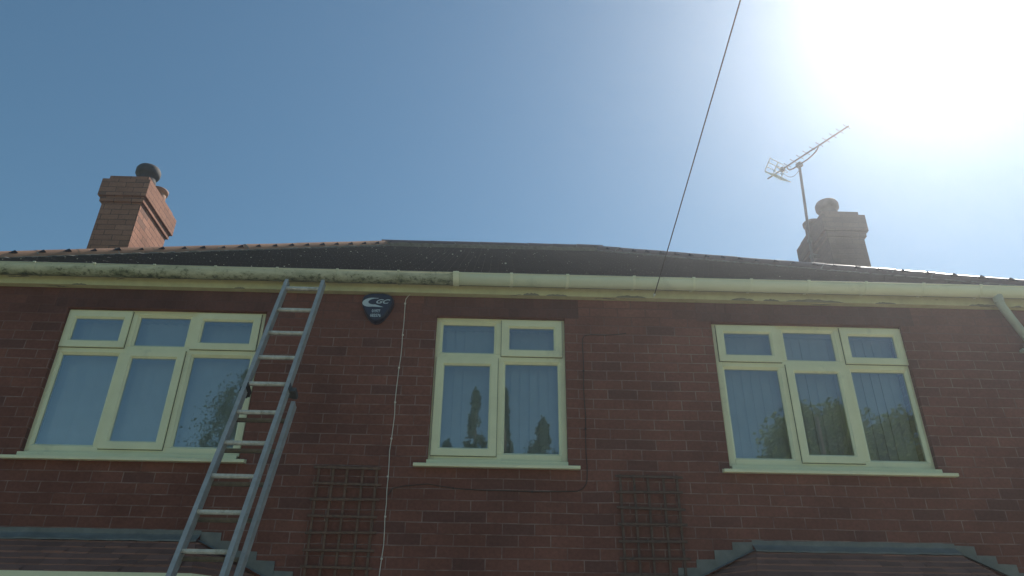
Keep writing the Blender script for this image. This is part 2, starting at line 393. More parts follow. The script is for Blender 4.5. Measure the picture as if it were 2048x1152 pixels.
make_window(1.855, 3.52, (2.425, 2.95), 'sfs', 'fsf', (1.776, 3.602), [(1.90, 3.49, 12)])

# fascia and soffit boards all round
fa = MB(); fy, zt_ = -.07, 5.02
def ring(mb, x0, x1, y0, y1, t, z0, z1):
    mb.box((x0, y0, z0), (x1, y0 + t, z1)); mb.box((x0, y1 - t, z0), (x1, y1, z1)); mb.box((x0, y0 + t, z0), (x0 + t, y1 - t, z1)); mb.box((x1 - t, y0 + t, z0), (x1, y1 - t, z1))
ring(fa, HX0 - .07, HX1 + .07, fy, HY1 + .07, .02, 4.766, 4.862)
fascia = hp(fa, 'fascia', M['fascia'])
so = MB(); ring(so, HX0 - .05, HX1 + .05, fy + .02, HY1 + .05, .07, 4.770, 4.782); hp(so, 'soffit', M['fascia'])
# flaked lower edge: ragged bare strips standing just proud of the board
r2 = random.Random(3)
for (xa, xb, hmax) in ((.22, .36, .026), (.42, .60, .016), (1.02, 1.28, .022), (2.02, 2.22, .022), (2.30, 2.44, .02), (2.50, 3.0, .026), (3.28, 3.46, .014), (4.1, 4.35, .02), (-3.62, -3.5, .012), (-2.25, -2.16, .012)):
    m = MB(); n = 14; top = []
    for i in range(n + 1):
        x = xa + (xb - xa) * i / n; top.append((x, 4.7665 + hmax * (math.sin(math.pi * i / n) ** .5) * r2.uniform(.55, 1)))
    poly = [(xa, fy - .0025, 4.7645)] + [(x, fy - .0025, z) for x, z in top] + [(xb, fy - .0025, 4.7645)]
    m.prism(poly[::-1], (0, .003, 0)); hp(m, 'flaked_patch', M['fascia_bare'], fascia)

# gutters
def gutter(x0, x1, mat, brackets, name='gutter'):
    m = MB(); n = 14; yc, zc, ry, rz = -.140, 4.893, .066, .076; t = .003
    vs = []
    for x in (x0, x1):
        for r in (0, t):
            for i in range(n + 1):
                a = math.pi + math.pi * i / n; vs.append((x, yc + (ry - r) * math.cos(a), zc + (rz - r) * math.sin(a)))
    k = n + 1; fs = []
    for i in range(n):
        fs += [(i, i + 1, 2 * k + i + 1, 2 * k + i), (k + i, 3 * k + i, 3 * k + i + 1, k + i + 1), (i, k + i, k + i + 1, i + 1), (2 * k + i, 2 * k + i + 1, 3 * k + i + 1, 3 * k + i)]
    fs += [(0, 2 * k, 3 * k, k), (n, k + n, 3 * k + n, 2 * k + n)]
    m.add(vs, fs, True); m.tube([(x0, yc - ry - .001, zc + .001), (x1, yc - ry - .001, zc + .001)], .0045, 8)
    o = hp(m, name, mat)
    for (bx, wd, big) in brackets:
        q = MB(); pts = []
        for i in range(n + 1):
            a = math.pi + math.pi * i / n; pts.append((yc + (ry + .0022 + big) * math.cos(a), zc + (rz + .0022 + big) * math.sin(a)))
        vs = []
        for x in (bx - wd / 2, bx + wd / 2):
            for (y, z) in pts: vs.append((x, y, z))
            for (y, z) in pts: vs.append((x, yc + (y - yc) * .93, zc + (z - zc) * .93))
        fs = []
        for i in range(n): fs += [(i, i + 1, 2 * k + i + 1, 2 * k + i), (i, k + i, k + i + 1, i + 1), (2 * k + i, 2 * k + i + 1, 3 * k + i + 1, 3 * k + i)]
        q.add(vs, fs, True); q.box((bx - wd / 2, yc - ry - .009 - big, zc - .006), (bx + wd / 2, yc - ry + .012, zc + .010))
        q.box((bx - wd / 2, -.0745, 4.835), (bx + wd / 2, -.0705, 4.86))
        hp(q, 'bracket', mat, o, bevel=.0015)
    return o
bx = [-3.91, -3.408, -2.905, -2.392, -1.873, -1.365, -.848]
gutter(HX0 - .12, -.362, M['gutter_old'], [(x, .022, 0) for x in [-5.9, -5.42, -4.92, -4.41] + bx])['label'] = 'old gutter length stained with green algae'
gutter(-.358, HX1 + .12, M['upvc_clean'], [(-.358, .05, .003)] + [(x, .026, 0) for x in (.115, .595, 1.165, 1.678, 2.174, 2.672, 3.17, 3.67, 4.17, 4.85, 5.4)])['label'] = 'newer clean gutter length'
# downpipe with its swan neck
m = MB(); P = [(4.33, -.14, 4.84), (4.33, -.14, 4.775), (4.345, -.135, 4.73), (4.50, -.07, 4.50), (4.53, -.062, 4.45), (4.535, -.06, 4.38), (4.535, -.06, 0.1)]
m.tube(P, .034, 18); M['pipe'] = simple('dull_pipe_plastic', (.46, .48, .40), .55, var=.3, scale=5); dp = hp(m, 'downpipe', M['pipe'])
for p, q in (((4.33, -.14, 4.83), (4.33, -.14, 4.765)), ((4.535, -.06, 4.40), (4.535, -.06, 4.33))):
    m = MB(); m.tube([p, q], .040, 18); hp(m, 'pipe_socket', M['pipe'], dp)
m = MB(); m.tube([(4.535, -.06, 4.375), (4.535, -.06, 4.355)], .046, 18); m.box((4.46, -.05, 4.353), (4.61, -.004, 4.377)); hp(m, 'pipe_clip', M['pipe'], dp)

# ---------------------------------------------------------------- roof
RS, E0, Y0 = .72, 4.84, -.115
XR0, XR1, RY, RZ = -1.745, 1.571, 4.27, 7.96
XL, XH, YB = XR0 - (RY - Y0), XR1 + (RY - Y0), 2 * RY - Y0
RSL = (RZ - E0) / (RY - Y0)
m = MB()
m.add([(XL, Y0, E0 - .02), (XH, Y0, E0 - .02), (XR1, RY, RZ - .02), (XR0, RY, RZ - .02), (XL, YB, E0 - .02), (XH, YB, E0 - .02)],
      [(0, 1, 2, 3), (1, 5, 2), (4, 0, 3), (5, 4, 3, 2)])
m.add([(HX0 - .05, -.05, 4.785), (HX1 + .05, -.05, 4.785), (HX1 + .05, HY1 + .05, 4.785), (HX0 - .05, HY1 + .05, 4.785)], [(0, 1, 2, 3)])
roof_base = m
def tiles(mb, origin, udir, sdir, length, slope_len, inset, gauge=.1, tw=.165, th=.011, tl=.185, seed=1):
    """plain tiles over a plane; inset(s) = (u0, u1) limits at slope distance s"""
    rr = random.Random(seed); nrm = udir.cross(sdir).normalized(); nrows = int(slope_len / gauge)
    for r in range(nrows + 1):
        s0 = r * gauge; u0, u1 = inset(s0 + .05)
        off = (tw / 2 if r % 2 else 0) + rr.uniform(-.004, .004); k = math.floor((u0 - off) / tw)
        while True:
            a = k * tw + off; k += 1
            if a >= u1: break
            if a + tw < u0: continue
            a_, b_ = max(a, u0) + .0015, min(a + tw, u1) - .0015
            if b_ - a_ < .02: continue
            dsl = rr.gauss(0, .0025); lift = max(0, rr.gauss(.0, .0005)); ti = R(5.9 + rr.gauss(0, .18)); tw_ = rr.gauss(0, .0009)
            d = (sdir * math.cos(ti) - nrm * math.sin(ti)); nn = udir.cross(d).normalized()
            base = origin + sdir * (s0 + dsl) + nrm * (.016 + lift)
            p = [base + udir * a_, base + udir * b_ + nrm * tw_, base + udir * b_ + d * tl + nrm * tw_, base + udir * a_ + d * tl]
            q = [x + nn * th for x in p]
            mb.add(p + q, [(3, 2, 1, 0), (4, 5, 6, 7), (0, 1, 5, 4), (1, 2, 6, 5), (3, 0, 4, 7)])
run = RY - Y0; SLN = math.hypot(run, RZ - E0); kk = run / SLN
X_, Yv = Vector((1, 0, 0)), Vector((0, 1, 0))
sd = Vector((0, run, RZ - E0)).normalized()
tiles(roof_base, Vector((0, Y0 - .02, E0 - .014)), X_, sd, 0, SLN, lambda s: (XL + s * kk, XH - s * kk), seed=5)
sdr = Vector((-run, 0, RZ - E0)).normalized(); tiles(roof_base, Vector((XH + .02, 0, E0 - .014)), Yv, sdr, 0, SLN, lambda s: (Y0 + s * kk, YB - s * kk), seed=6, gauge=.2, tl=.3)
sdl = Vector((run, 0, RZ - E0)).normalized(); tiles(roof_base, Vector((XL - .02, 0, E0 - .014)), -Yv, sdl, 0, SLN, lambda s: (-YB + s * kk, -Y0 - s * kk), seed=8, gauge=.2, tl=.3)
roof = hp(roof_base, 'roof', M['tile'])
# half-round hip and ridge tiles, each laid over the next
def capping(p, q, n, mat, name, r=.098, seed=1, lab=None, wf=1.0):
    rr = random.Random(seed); p, q = Vector(p), Vector(q); t = (q - p).normalized(); L = (q - p).length; side = t.cross(Vector((0, 0, 1))).normalized(); up = side.cross(t).normalized()
    mb = MB(); mo = MB(); seg = 12; ln = L / n
    for i in range(n):
        a = p + t * (ln * i - .02) + up * rr.uniform(-.004, .004) + side * rr.uniform(-.005, .005); b = p + t * (ln * (i + 1) + .012)
        vs = []
        for (c, rad) in ((a, r * 1.0), (b, r * .975), (a, r * 1.0 - .014), (b, r * .975 - .014)):
            for k in range(seg + 1):
                an = R(-8) + (math.pi + R(16)) * k / seg; vs.append(c + side * (math.cos(an) * rad * wf) + up * (math.sin(an) * rad))
        K = seg + 1; fs = []
        for k in range(seg): fs += [(k, k + 1, K + k + 1, K + k), (2 * K + k, 3 * K + k, 3 * K + k + 1, 2 * K + k + 1)]
        mb.add(vs, fs, True)
        mb.add(vs, [(k, 2 * K + k, 2 * K + k + 1, k + 1) for k in range(seg)] + [(K + k, K + k + 1, 3 * K + k + 1, 3 * K + k) for k in range(seg)], False)
        c = a + t * .006                                     # mortar bedding that squeezes out at each joint
        pts = []
        for k in range(seg + 1):
            an = R(-14) + (math.pi + R(28)) * k / seg; jr = r * .975 + rr.uniform(-.004, .005); pts.append(c + side * (math.cos(an) * jr) + up * (math.sin(an) * jr))
        pts2 = [x + t * (-.012 - rr.uniform(0, .006)) for x in pts]; n_ = len(pts)
        mo.add(pts + pts2, [(k, k + 1, n_ + k + 1, n_ + k) for k in range(n_ - 1)] + [tuple(range(n_, 2 * n_))])
    for sgn in (-1, 1):                                      # ragged bedding line along both edges
        k = int(L / .05); pts = []
        for i in range(k + 1):
            pts.append((p + t * (L * i / k) + side * (sgn * (r + .004 + rr.uniform(-.004, .014))) + up * (-.010 + rr.uniform(-.006, .010)), p + t * (L * i / k) + side * (sgn * (r - .03)) + up * (-.05), p + t * (L * i / k) + side * (sgn * (r - .02)) + up * (.012)))
        for i in range(k):
            mo.add([pts[i][0], pts[i + 1][0], pts[i + 1][1], pts[i][1], pts[i][2], pts[i + 1][2]], [(0, 1, 2, 3), (0, 4, 5, 1)])
    o = hp(mb, name, mat, roof); hp(mo, 'mortar_bedding', M['mortar'], roof)
    if lab: o['label'] = lab
    return o
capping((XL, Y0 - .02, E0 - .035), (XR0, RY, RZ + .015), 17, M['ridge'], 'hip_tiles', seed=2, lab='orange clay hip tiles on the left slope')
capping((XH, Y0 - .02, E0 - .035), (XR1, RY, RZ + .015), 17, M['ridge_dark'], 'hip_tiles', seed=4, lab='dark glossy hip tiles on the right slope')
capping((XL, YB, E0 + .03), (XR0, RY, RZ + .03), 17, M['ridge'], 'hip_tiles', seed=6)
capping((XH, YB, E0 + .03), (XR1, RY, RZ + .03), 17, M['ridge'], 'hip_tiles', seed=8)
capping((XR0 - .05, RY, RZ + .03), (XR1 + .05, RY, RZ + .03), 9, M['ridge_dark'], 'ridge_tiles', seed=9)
# scattered small pale specks along the tile course edges
r3 = random.Random(21); m = MB()
for i in range(170):
    s = r3.uniform(.1, SLN * .97); x = r3.uniform(XL + s * kk + .2, min(1.0, XH - s * kk) if r3.random() < .8 else XH - s * kk - .1)
    r_ = round(s / .1) * .1
    c = Vector((x, Y0 - .02, E0 - .014)) + sd * (r_ - .002) + Vector((0, -.58, .81)) * (.030 + r3.uniform(0, .004)); q = r3.uniform(.0018, .0045) * (2.2 if r3.random() < .05 else 1)
    m.obox(c, X_, sd, sd.cross(X_) * -1, (q * r3.uniform(.8, 1.6), q * .8, q * .7))
hp(m, 'pale_specks', simple('pale_speck', (.62, .62, .55), .8), roof)['kind'] = 'stuff'

# ---------------------------------------------------------------- chimneys
def chimney(x0, x1, y0, y1, zb, zt, mat='chimbrick'):
    m = MB()
    def slab(z0, z1, o): m.box((x0 - o, y0 - o, z0), (x1 + o, y1 + o, z1))
    slab(zb, zt - .455, 0); slab(zt - .455, zt - .372, .030); slab(zt - .372, zt - .092, .062); slab(zt - .092, zt, .004)
    for i in range(60):                                      # a few proud and chipped bricks along the arrises
        z = zb + 1.0 + (zt - .5 - zb - 1.0) * i / 26
    o = hp(m, 'chimney', M[mat], bevel=.005)
    f = MB(); cx, cy = (x0 + x1) / 2, (y0 + y1) / 2
    lo = [(x0 + .01, y0 + .01), (x1 - .01, y0 + .01), (x1 - .01, y1 - .01), (x0 + .01, y1 - .01)]; hi = [(cx + (x - cx) * .55, cy + (y - cy) * .75) for x, y in lo]
    f.add([(x, y, zt) for x, y in lo] + [(x, y, zt + .07) for x, y in hi], [(0, 1, 5, 4), (1, 2, 6, 5), (2, 3, 7, 6), (3, 0, 4, 7), (4, 5, 6, 7)])
    hp(f, 'flaunching', M['mortar'], o)
    return o
def pot(par, x, y, z, kind, lab=None):
    m = MB()
    if kind == 'cowl': m.lathe((x, y, z), [(.0, 0), (.125, 0), (.140, .10), (.115, .17), (.150, .185), (.168, .215), (.170, .285), (.150, .325), (.105, .335), (.10, .30), (.0, .29)])
    else: m.lathe((x, y, z), [(.0, 0), (.125, 0), (.115, .2), (.115, .23), (.135, .235), (.138, .275), (.140, .285), (.10, .27), (.095, .05), (0, .05)])
    o = hp(m, 'chimney_pot', M['soot'] if kind == 'cowl' else M['clay'], par)
    if lab: o['label'] = lab
    return o
c1 = chimney(-5.49, -4.95, 2.92, 3.82, 5.2, 8.185); c1['label'] = 'left chimney with one sunlit side'
pot(c1, -5.13, 3.18, 8.19, 'cowl', 'black sooty rimmed pot'); pot(c1, -5.14, 3.62, 8.16, 'clay', 'orange terracotta pot')
c2 = chimney(4.775, 5.305, 3.32, 4.20, 5.2, 8.185, 'chimshade'); c2['label'] = 'right chimney in silhouette'
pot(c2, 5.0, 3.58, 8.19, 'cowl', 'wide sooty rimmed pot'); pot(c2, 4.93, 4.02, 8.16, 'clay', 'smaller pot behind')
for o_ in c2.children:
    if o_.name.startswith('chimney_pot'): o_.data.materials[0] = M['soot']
m = MB()
for c_ in ((-5.49, -4.95, 2.92, 3.82), (4.775, 5.305, 3.32, 4.20)): pass

# ---------------------------------------------------------------- ground-floor bays with their little tiled roofs
def bay(xc, a=.73, wd=.385, z0=2.705, p=.78):
    s2 = math.sqrt(2); T = math.sqrt(2) - 1
    def outline(d): return [(xc - a - d * s2, -.002), (xc - a - d * T, -d), (xc + a + d * T, -d), (xc + a + d * s2, -.002)]
    # body
    ins = wd - .10; o = outline(ins); m = MB()
    m.add([(x, y, 0) for x, y in o] + [(x, y, .95) for x, y in o] , [(0, 1, 5, 4), (1, 2, 6, 5), (2, 3, 7, 6), (4, 5, 6, 7)])
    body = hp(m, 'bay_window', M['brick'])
    fr = MB(); gl = MB()
    for i in range(3):
        A, B = Vector((*o[i], 0)), Vector((*o[i + 1], 0)); d = (B - A); L = d.length; d.normalize(); nn = Vector((d.y, -d.x, 0))
        ks = 4 if i == 1 else 2
        for j in range(ks):
            x = .03 + (L - .06) * j / (ks - 1); fr.obox(A + d * x + Vector((0, 0, 1.68)) - nn * .03, d, nn, Vector((0, 0, 1)), (.03, .03, .73))
        for z in (.98, 2.0, 2.385): fr.obox((A + B) / 2 + Vector((0, 0, z)) - nn * .03, d, nn, Vector((0, 0, 1)), (L / 2 - .06, .028, .03))
        gl.add([A - nn * .04 + Vector((0, 0, .95)), B - nn * .04 + Vector((0, 0, .95)), B - nn * .04 + Vector((0, 0, 2.4)), A - nn * .04 + Vector((0, 0, 2.4))], [(0, 1, 2, 3)])
    hp(fr, 'frame', M['upvc'], body); hp(gl, 'glass', M['glass'], body)
    # roof: plain-tile courses, each a slab lapping the one below
    rr = random.Random(int(xc * 100) + 900); rf = MB(); n = 6
    base = outline(wd); top = outline(0); zb = z0 - p * wd
    rf.add([(x, y, zb - .02) for x, y in base] + [(x, y, z0 - .02) for x, y in top], [(0, 1, 5, 4), (1, 2, 6, 5), (2, 3, 7, 6)])
    rf.add([(x, y, zb - .025) for x, y in base], [(3, 2, 1, 0)])
    for k in range(n):
        d1, d0 = wd * (1 - k / n) + .010, wd * (1 - (k + 1) / n) - .02
        lo, hi = outline(d1), outline(max(d0, 0)); zl, zh = z0 - p * d1, z0 - p * max(d0, 0)
        for i in range(3):
            A, B = Vector((*lo[i], zl)), Vector((*lo[i + 1], zl)); A2, B2 = Vector((*hi[i], zh)), Vector((*hi[i + 1], zh)); L = (B - A).length
            if L < .02: continue
            cnt = max(1, round(L / .165)); ts = [0.0]
            for j in range(cnt): ts.append(min(1, (j + (.5 if k % 2 else 1)) / cnt))
            if ts[-1] < 1: ts.append(1.0)
            L2 = (B2 - A2).length; up = Vector((0, 0, 1)); prj = (B - A).normalized()
            for t0, t1 in zip(ts[:-1], ts[1:]):
                if (t1 - t0) * L < .01: continue
                jz = rr.gauss(0, .0022); e = .0012 / L
                def tp(t):
                    q = A + (B - A) * t; s_ = (q - A2).dot(prj); return A2 + prj * min(max(s_, 0), L2)
                P0, P1 = A + (B - A) * (t0 + e), A + (B - A) * (t1 - e); Q0, Q1 = tp(t0 + e), tp(t1 - e)
                hb, ht = .021 + jz, .006
                rf.add([P0 + up * .004, P1 + up * .004, P1 + up * hb, P0 + up * hb, Q1 + up * ht, Q0 + up * ht], [(0, 1, 2, 3), (3, 2, 4, 5)])
    hp(rf, 'bay_roof', M['baytile'], body)
    # lead: apron over the top course and stepped pieces up the side slopes
    ld = MB(); r5 = random.Random(int(xc * 10) + 77); n = 30; X0, X1 = xc - a - .03, xc + a + .03
    wb = []; 
    for i in range(n + 1):
        x = X0 + (X1 - X0) * i / n; wv = r5.uniform(-.003, .003)
        wb.append([(x, -.006, z0 + .062 + r5.uniform(-.003, .003)), (x, -.010, z0 + .030 + wv), (x, -.020, z0 + .018 + wv), (x, -.075, z0 - .022 + wv), (x, -.077, z0 - .032 + wv)])
    for i in range(n):
        for j in range(4): ld.add([wb[i][j], wb[i + 1][j], wb[i + 1][j + 1], wb[i][j + 1]], [(3, 2, 1, 0)], True)
    for sg in (-1, 1):
        for k in range(5):
            xa = xc + sg * (a + .03 + .140 * k); xb = xc + sg * (a + .03 + .140 * (k + 1) + .012); zt2 = z0 + .050 - .064 * k + r5.uniform(-.006, .006)
            za, zbb = z0 - .47 * (.03 + .140 * k) + .008, z0 - .47 * (.03 + .140 * (k + 1)) + .004
            pr = .007 + .0025 * (k % 2)
            poly = [(xa, -pr, za), (xb, -pr, zbb), (xb + sg * -.004, -pr, zt2 - .004), (xa, -pr, zt2)]
            ld.prism(poly if sg < 0 else poly[::-1], (0, .005, 0))
            ld.add([(xa, -pr, za), (xb, -pr, zbb), (xb, -.055, zbb - .012), (xa, -.055, za - .012)], [(0, 1, 2, 3)])
    hp(ld, 'lead_flashing', M['lead'], body)
    gt = MB(); og = outline(wd + .02); ig = outline(wd - .06)
    for i in range(3): gt.add([(*og[i], zb - .065), (*og[i + 1], zb - .065), (*og[i + 1], zb + .004), (*og[i], zb + .004), (*ig[i], zb - .065), (*ig[i + 1], zb - .065), (*ig[i + 1], zb - .03), (*ig[i], zb - .03)], [(0, 1, 2, 3), (0, 4, 5, 1), (3, 2, 6, 7)])
    hp(gt, 'bay_gutter', M['upvc'], body)
    return body
bay(-2.885)['label'] = 'canted bay with tiled roof behind the ladder'
bay(2.69)['label'] = 'canted bay with tiled roof at the lower right'

# ---------------------------------------------------------------- extension ladder
LA = R(69.8); LSP = .265; LX0 = -1.769; LT = .0075; LY0, LZ0 = -.27, 4.664
ldir = Vector((-LT / LSP * 1.0, -math.cos(LA), -math.sin(LA))).normalized()
lfront = Vector((0, -math.sin(LA), math.cos(LA)))            # faces the climber
lad = empty('extension_ladder', (-2.2, -1.9, .02)); tag(lad, 'two-section aluminium extension ladder leaning against the gutter', 'ladder')
def lp(mb, name, mat, par=None, **k):
    o = mb.build(name, mat, None, **k); keep(o, lad); return o
top = Vector((LX0, LY0, LZ0)); WF = .30
def ladder_section(width, xoff, back, s0, s1, rung0, nr, flatd):
    """s measured down the ladder from the first rung"""
    org = top + Vector((xoff, 0, 0)) - lfront * back
    for sx in (0, width):
        m = MB(); p, q = org + Vector((sx, 0, 0)) + ldir * s0, org + Vector((sx, 0, 0)) + ldir * s1
        az = (q - p).normalized(); h = (q - p).length / 2; c = (p + q) / 2
        # box-section stile: web and two flanges
        inn = 1 if sx == 0 else -1
        m.obox(c, X_, lfront, az, (.012, flatd, h))
        m.obox(c + X_ * 0 + lfront * (flatd + .0006), X_, lfront, az, (.0145, .002, h)); m.obox(c - lfront * (flatd + .0006), X_, lfront, az, (.0145, .002, h))
        for k in range(nr):                                  # swaged rung ends showing on the outer web
            e = org + Vector((sx, 0, 0)) + ldir * (rung0 + k * LSP); sdn = 1 if sx else -1
            m.tube([e + X_ * (sdn * .0115), e + X_ * (sdn * .0165)], .011, 10)
        lp(m, 'stile', M['alu'])
    for k in range(nr):
        m = MB(); e = org + ldir * (rung0 + k * LSP)
        # D-shaped rung: flat tread on top, ribbed
        p, q = e + X_ * .010, e + X_ * (width - .010); ring_ = []
        prof = [(-.017, .010), (-.009, .0125), (-.003, .010), (.003, .0125), (.009, .010), (.017, .0115), (.017, -.004), (.010, -.013), (-.010, -.013), (-.017, -.004)]
        for c in (p, q):
            for (a_, b_) in prof: ring_.append(c + Vector((0, -a_, 0)) + Vector((0, 0, b_)))
        n_ = len(prof); m.add(ring_, [(i, (i + 1) % n_, n_ + (i + 1) % n_, n_ + i) for i in range(n_)])
        lp(m, 'rung', M['rung' if back == 0 else 'rung_dark'])
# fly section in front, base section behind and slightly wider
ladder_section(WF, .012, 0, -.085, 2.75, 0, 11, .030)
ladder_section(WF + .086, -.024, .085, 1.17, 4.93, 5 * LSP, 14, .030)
for sx, w_ in ((0, 0), (WF, 0)):
    m = MB(); c = top + Vector((.012 + sx, 0, 0)) + ldir * 1.09 - lfront * .03
    m.obox(c, X_, lfront, ldir, (.019, .055, .026)); m.obox(c + X_ * (.035 if sx else -.025) - lfront * .03, X_, lfront, ldir, (.020, .045, .018))
    lp(m, 'stile_bracket', M['blackpl'] if sx == 0 else M['galv'], bevel=.003)
for sx in (-.024, -.024 + WF + .086):
    m = MB(); c = top + Vector((sx, 0, 0)) - lfront * .085 + ldir * 4.94; m.obox(c, X_, lfront, ldir, (.02, .04, .03)); lp(m, 'rubber_foot', M['blackpl'], bevel=.004)

# ---------------------------------------------------------------- trellises
def trellis(x0, x1, ztop, nrow, label, seed, dark):
    rr = random.Random(seed); e = empty('wooden_trellis', ((x0 + x1) / 2, -.03, ztop - nrow * .1205)); tag(e, label, 'trellis', 'trellises on the front wall')
    nc = 5
    for i in range(nc):
        x = x0 + .02 + (x1 - x0 - .04) * i / (nc - 1) + rr.uniform(-.006, .006); m = MB()
        m.bar((x, -.022, ztop + .015), (x + rr.uniform(-.008, .008), -.022, ztop - nrow * .1205), .017, .010, Yv); keep(m.build('upright_batten', dark, None), e)
    for j in range(nrow):
        z = ztop - j * .1205 + rr.uniform(-.003, .003); m = MB(); t = rr.uniform(-.006, .006)
        m.bar((x0 - .02, -.0335, z - t), (x1 + .02 + rr.uniform(-.01, .01), -.0335, z + t), .017, .012, Yv); keep(m.build('cross_batten', dark, None), e)
    return e
trellis(-1.345, -.872, 3.243, 12, 'weathered square-lattice trellis on brick wall between the ladder and the white cable', 4, M['wood_old'])
trellis(.955, 1.43, 3.222, 12, 'darker weathered square-lattice trellis on brick wall left of the right-hand window', 9, simple('dark_weathered_wood', (.145, .088, .068), .88, var=.4, scale=25, dark=(.05, .04, .04)))

# ---------------------------------------------------------------- alarm box
ab = empty('alarm_box', (-1.02, 0, 4.47)); tag(ab, 'dark navy shield-shaped burglar alarm box with grey lettering under the eaves', 'alarm box')
def shield(hw, zt, zb, n=10):
    """rounded inverted triangle, counter-clockwise seen from the street"""
    pts = []; A, B, Cc = Vector((-hw, zt)), Vector((hw, zt)), Vector((0, zb)); r = .42
    cs = [A, B, Cc]
    for i in range(3):
        p, c, q = cs[i - 1], cs[i], cs[(i + 1) % 3]; a = c + (p - c) * r; b = c + (q - c) * r
        if i == 2: a = c + (p - c) * .56; b = c + (q - c) * .56
        for k in range(n + 1):
            t = k / n; v = a * (1 - t) ** 2 + c * (2 * t * (1 - t)) + b * t * t; pts.append(v)
    return pts
base = shield(.188, 4.758, 4.375); cx = -1.022
m = MB(); mid = 4.645
def ringp(sc_, y): return [(cx + p.x * sc_, y, mid + (p.y - mid) * sc_) for p in base]
lv = [ringp(1.0, -.002), ringp(1.0, -.03), ringp(.965, -.055), ringp(.89, -.068)]; n_ = len(base)
for a_, b_ in zip(lv[:-1], lv[1:]): m.add(a_ + b_, [(i, (i + 1) % n_, n_ + (i + 1) % n_, n_ + i) for i in range(n_)], True)
m.add(lv[-1], [tuple(range(n_))])
keep(m.build('housing', M['navy'], None), ab)
fyy = -.0695
# swoosh: outer ellipse arc minus inner arc, leaning right
m = MB(); out = []; inn = []
for k in range(21):
    t = k / 20; an = R(62 + (300 - 62) * t)
    out.append((cx - .052 + .072 * math.cos(an) + .012 * math.sin(an), 4.662 + .044 * math.sin(an)))
    inn.append((cx - .016 + .058 * math.cos(R(70 + (292 - 70) * t)) + .010 * math.sin(an), 4.670 + .029 * math.sin(R(70 + (292 - 70) * t))))
out[0] = (cx + .010, 4.704); inn[0] = (cx + .010, 4.703); out[-1] = (cx + .055, 4.617); inn[-1] = (cx + .054, 4.619)
for i in range(20): m.add([(out[i][0], fyy, out[i][1]), (out[i + 1][0], fyy, out[i + 1][1]), (inn[i + 1][0], fyy, inn[i + 1][1]), (inn[i][0], fyy, inn[i][1])], [(0, 1, 2, 3)])
keep(m.build('swoosh_logo', M['sticker'], None), ab)
def text(s, x, z, size, name, shear=0.0, sx=1.0, bold=.0):
    cu = bpy.data.curves.new(name, 'FONT'); cu.body = s; cu.size = size; cu.align_x = 'CENTER'; cu.shear = shear; cu.extrude = .0006; cu.offset = bold
    to = bpy.data.objects.new(name, cu); C.objects.link(to)
    me = bpy.data.meshes.new_from_object(to.evaluated_get(bpy.context.evaluated_depsgraph_get())); bpy.data.objects.remove(to)
    me.name = name
    for v in me.vertices: v.co = Vector((x + v.co.x * sx, fyy - v.co.z - .001, z + v.co.y))
    me.materials.clear(); me.materials.append(M['sticker']); o = bpy.data.objects.new(name, me); C.objects.link(o); keep(o, ab); return o
bpy.context.view_layer.update()
text('GC', cx + .036, 4.652, .056, 'company_letters', .45, 1.35, .0012)
text('01977', cx - .002, 4.566, .038, 'phone_number', 0, .74, .0007)
text('683576', cx - .003, 4.524, .038, 'phone_number', 0, .78, .0007)

# ---------------------------------------------------------------- cables
def cable(name, pts, r, mat, label, clips=(), nclip=None):
    e = empty(name, pts[-1]); tag(e, label, 'cable'); m = MB(); m.tube(pts, r, 8); keep(m.build('sheath', mat, None), e)
    for c in clips:
        q = MB(); q.obox(c, X_, Yv, Vector((0, 0, 1)), (r + .004, .005, .006)); keep(q.build('clip', nclip or mat, None), e)
    return e
rr = random.Random(5); pts = [(-.755, -.03, 4.768), (-.775, -.012, 4.755), (-.790, -.006, 4.735)]
z = 4.69; x = -.793; clips = []
while z > 1.2:
    pts.append((x + rr.uniform(-.003, .003), -.006, z)); 
    if int((4.69 - z) * 10 + .5) % 3 == 0: clips.append((x, -.007, z))
    x += rr.uniform(-.0045, .0035) + (-.797 - x) * .15; z -= .1
cable('white_cable', pts, .0032, M['cablew'], 'thin white cable clipped straight down the wall left of the middle window', clips)
def arc(p, q, bow, n=8):
    p, q = Vector(p), Vector(q); return [p.lerp(q, i / n) + Vector(bow) * math.sin(math.pi * i / n) for i in range(n + 1)]
pts = [(1.10, -.006, 4.455), (1.02, -.006, 4.440), (.92, -.006, 4.432), (.80, -.006, 4.433), (.745, -.006, 4.425), (.726, -.006, 4.39)]
pts += [(.724 + .004 * math.sin(i * 1.3), -.006, 4.3 - i * .1) for i in range(11)] + [(.722, -.006, 3.205), (.712, -.006, 3.16), (.685, -.006, 3.125), (.64, -.006, 3.105), (.5, -.006, 3.10), (.3, -.006, 3.095), (.1, -.006, 3.10), (-.1, -.006, 3.10), (-.3, -.006, 3.11), (-.5, -.006, 3.140), (-.68, -.006, 3.12), (-.76, -.006, 3.10), (-.79, -.006, 3.05)]
cable('dark_cable', pts, .0032, M['cabled'], 'dark cable curving down beside and under the middle window', [(.724, -.007, 4.1), (.724, -.007, 3.6), (.3, -.007, 3.095), (-.3, -.007, 3.11)])
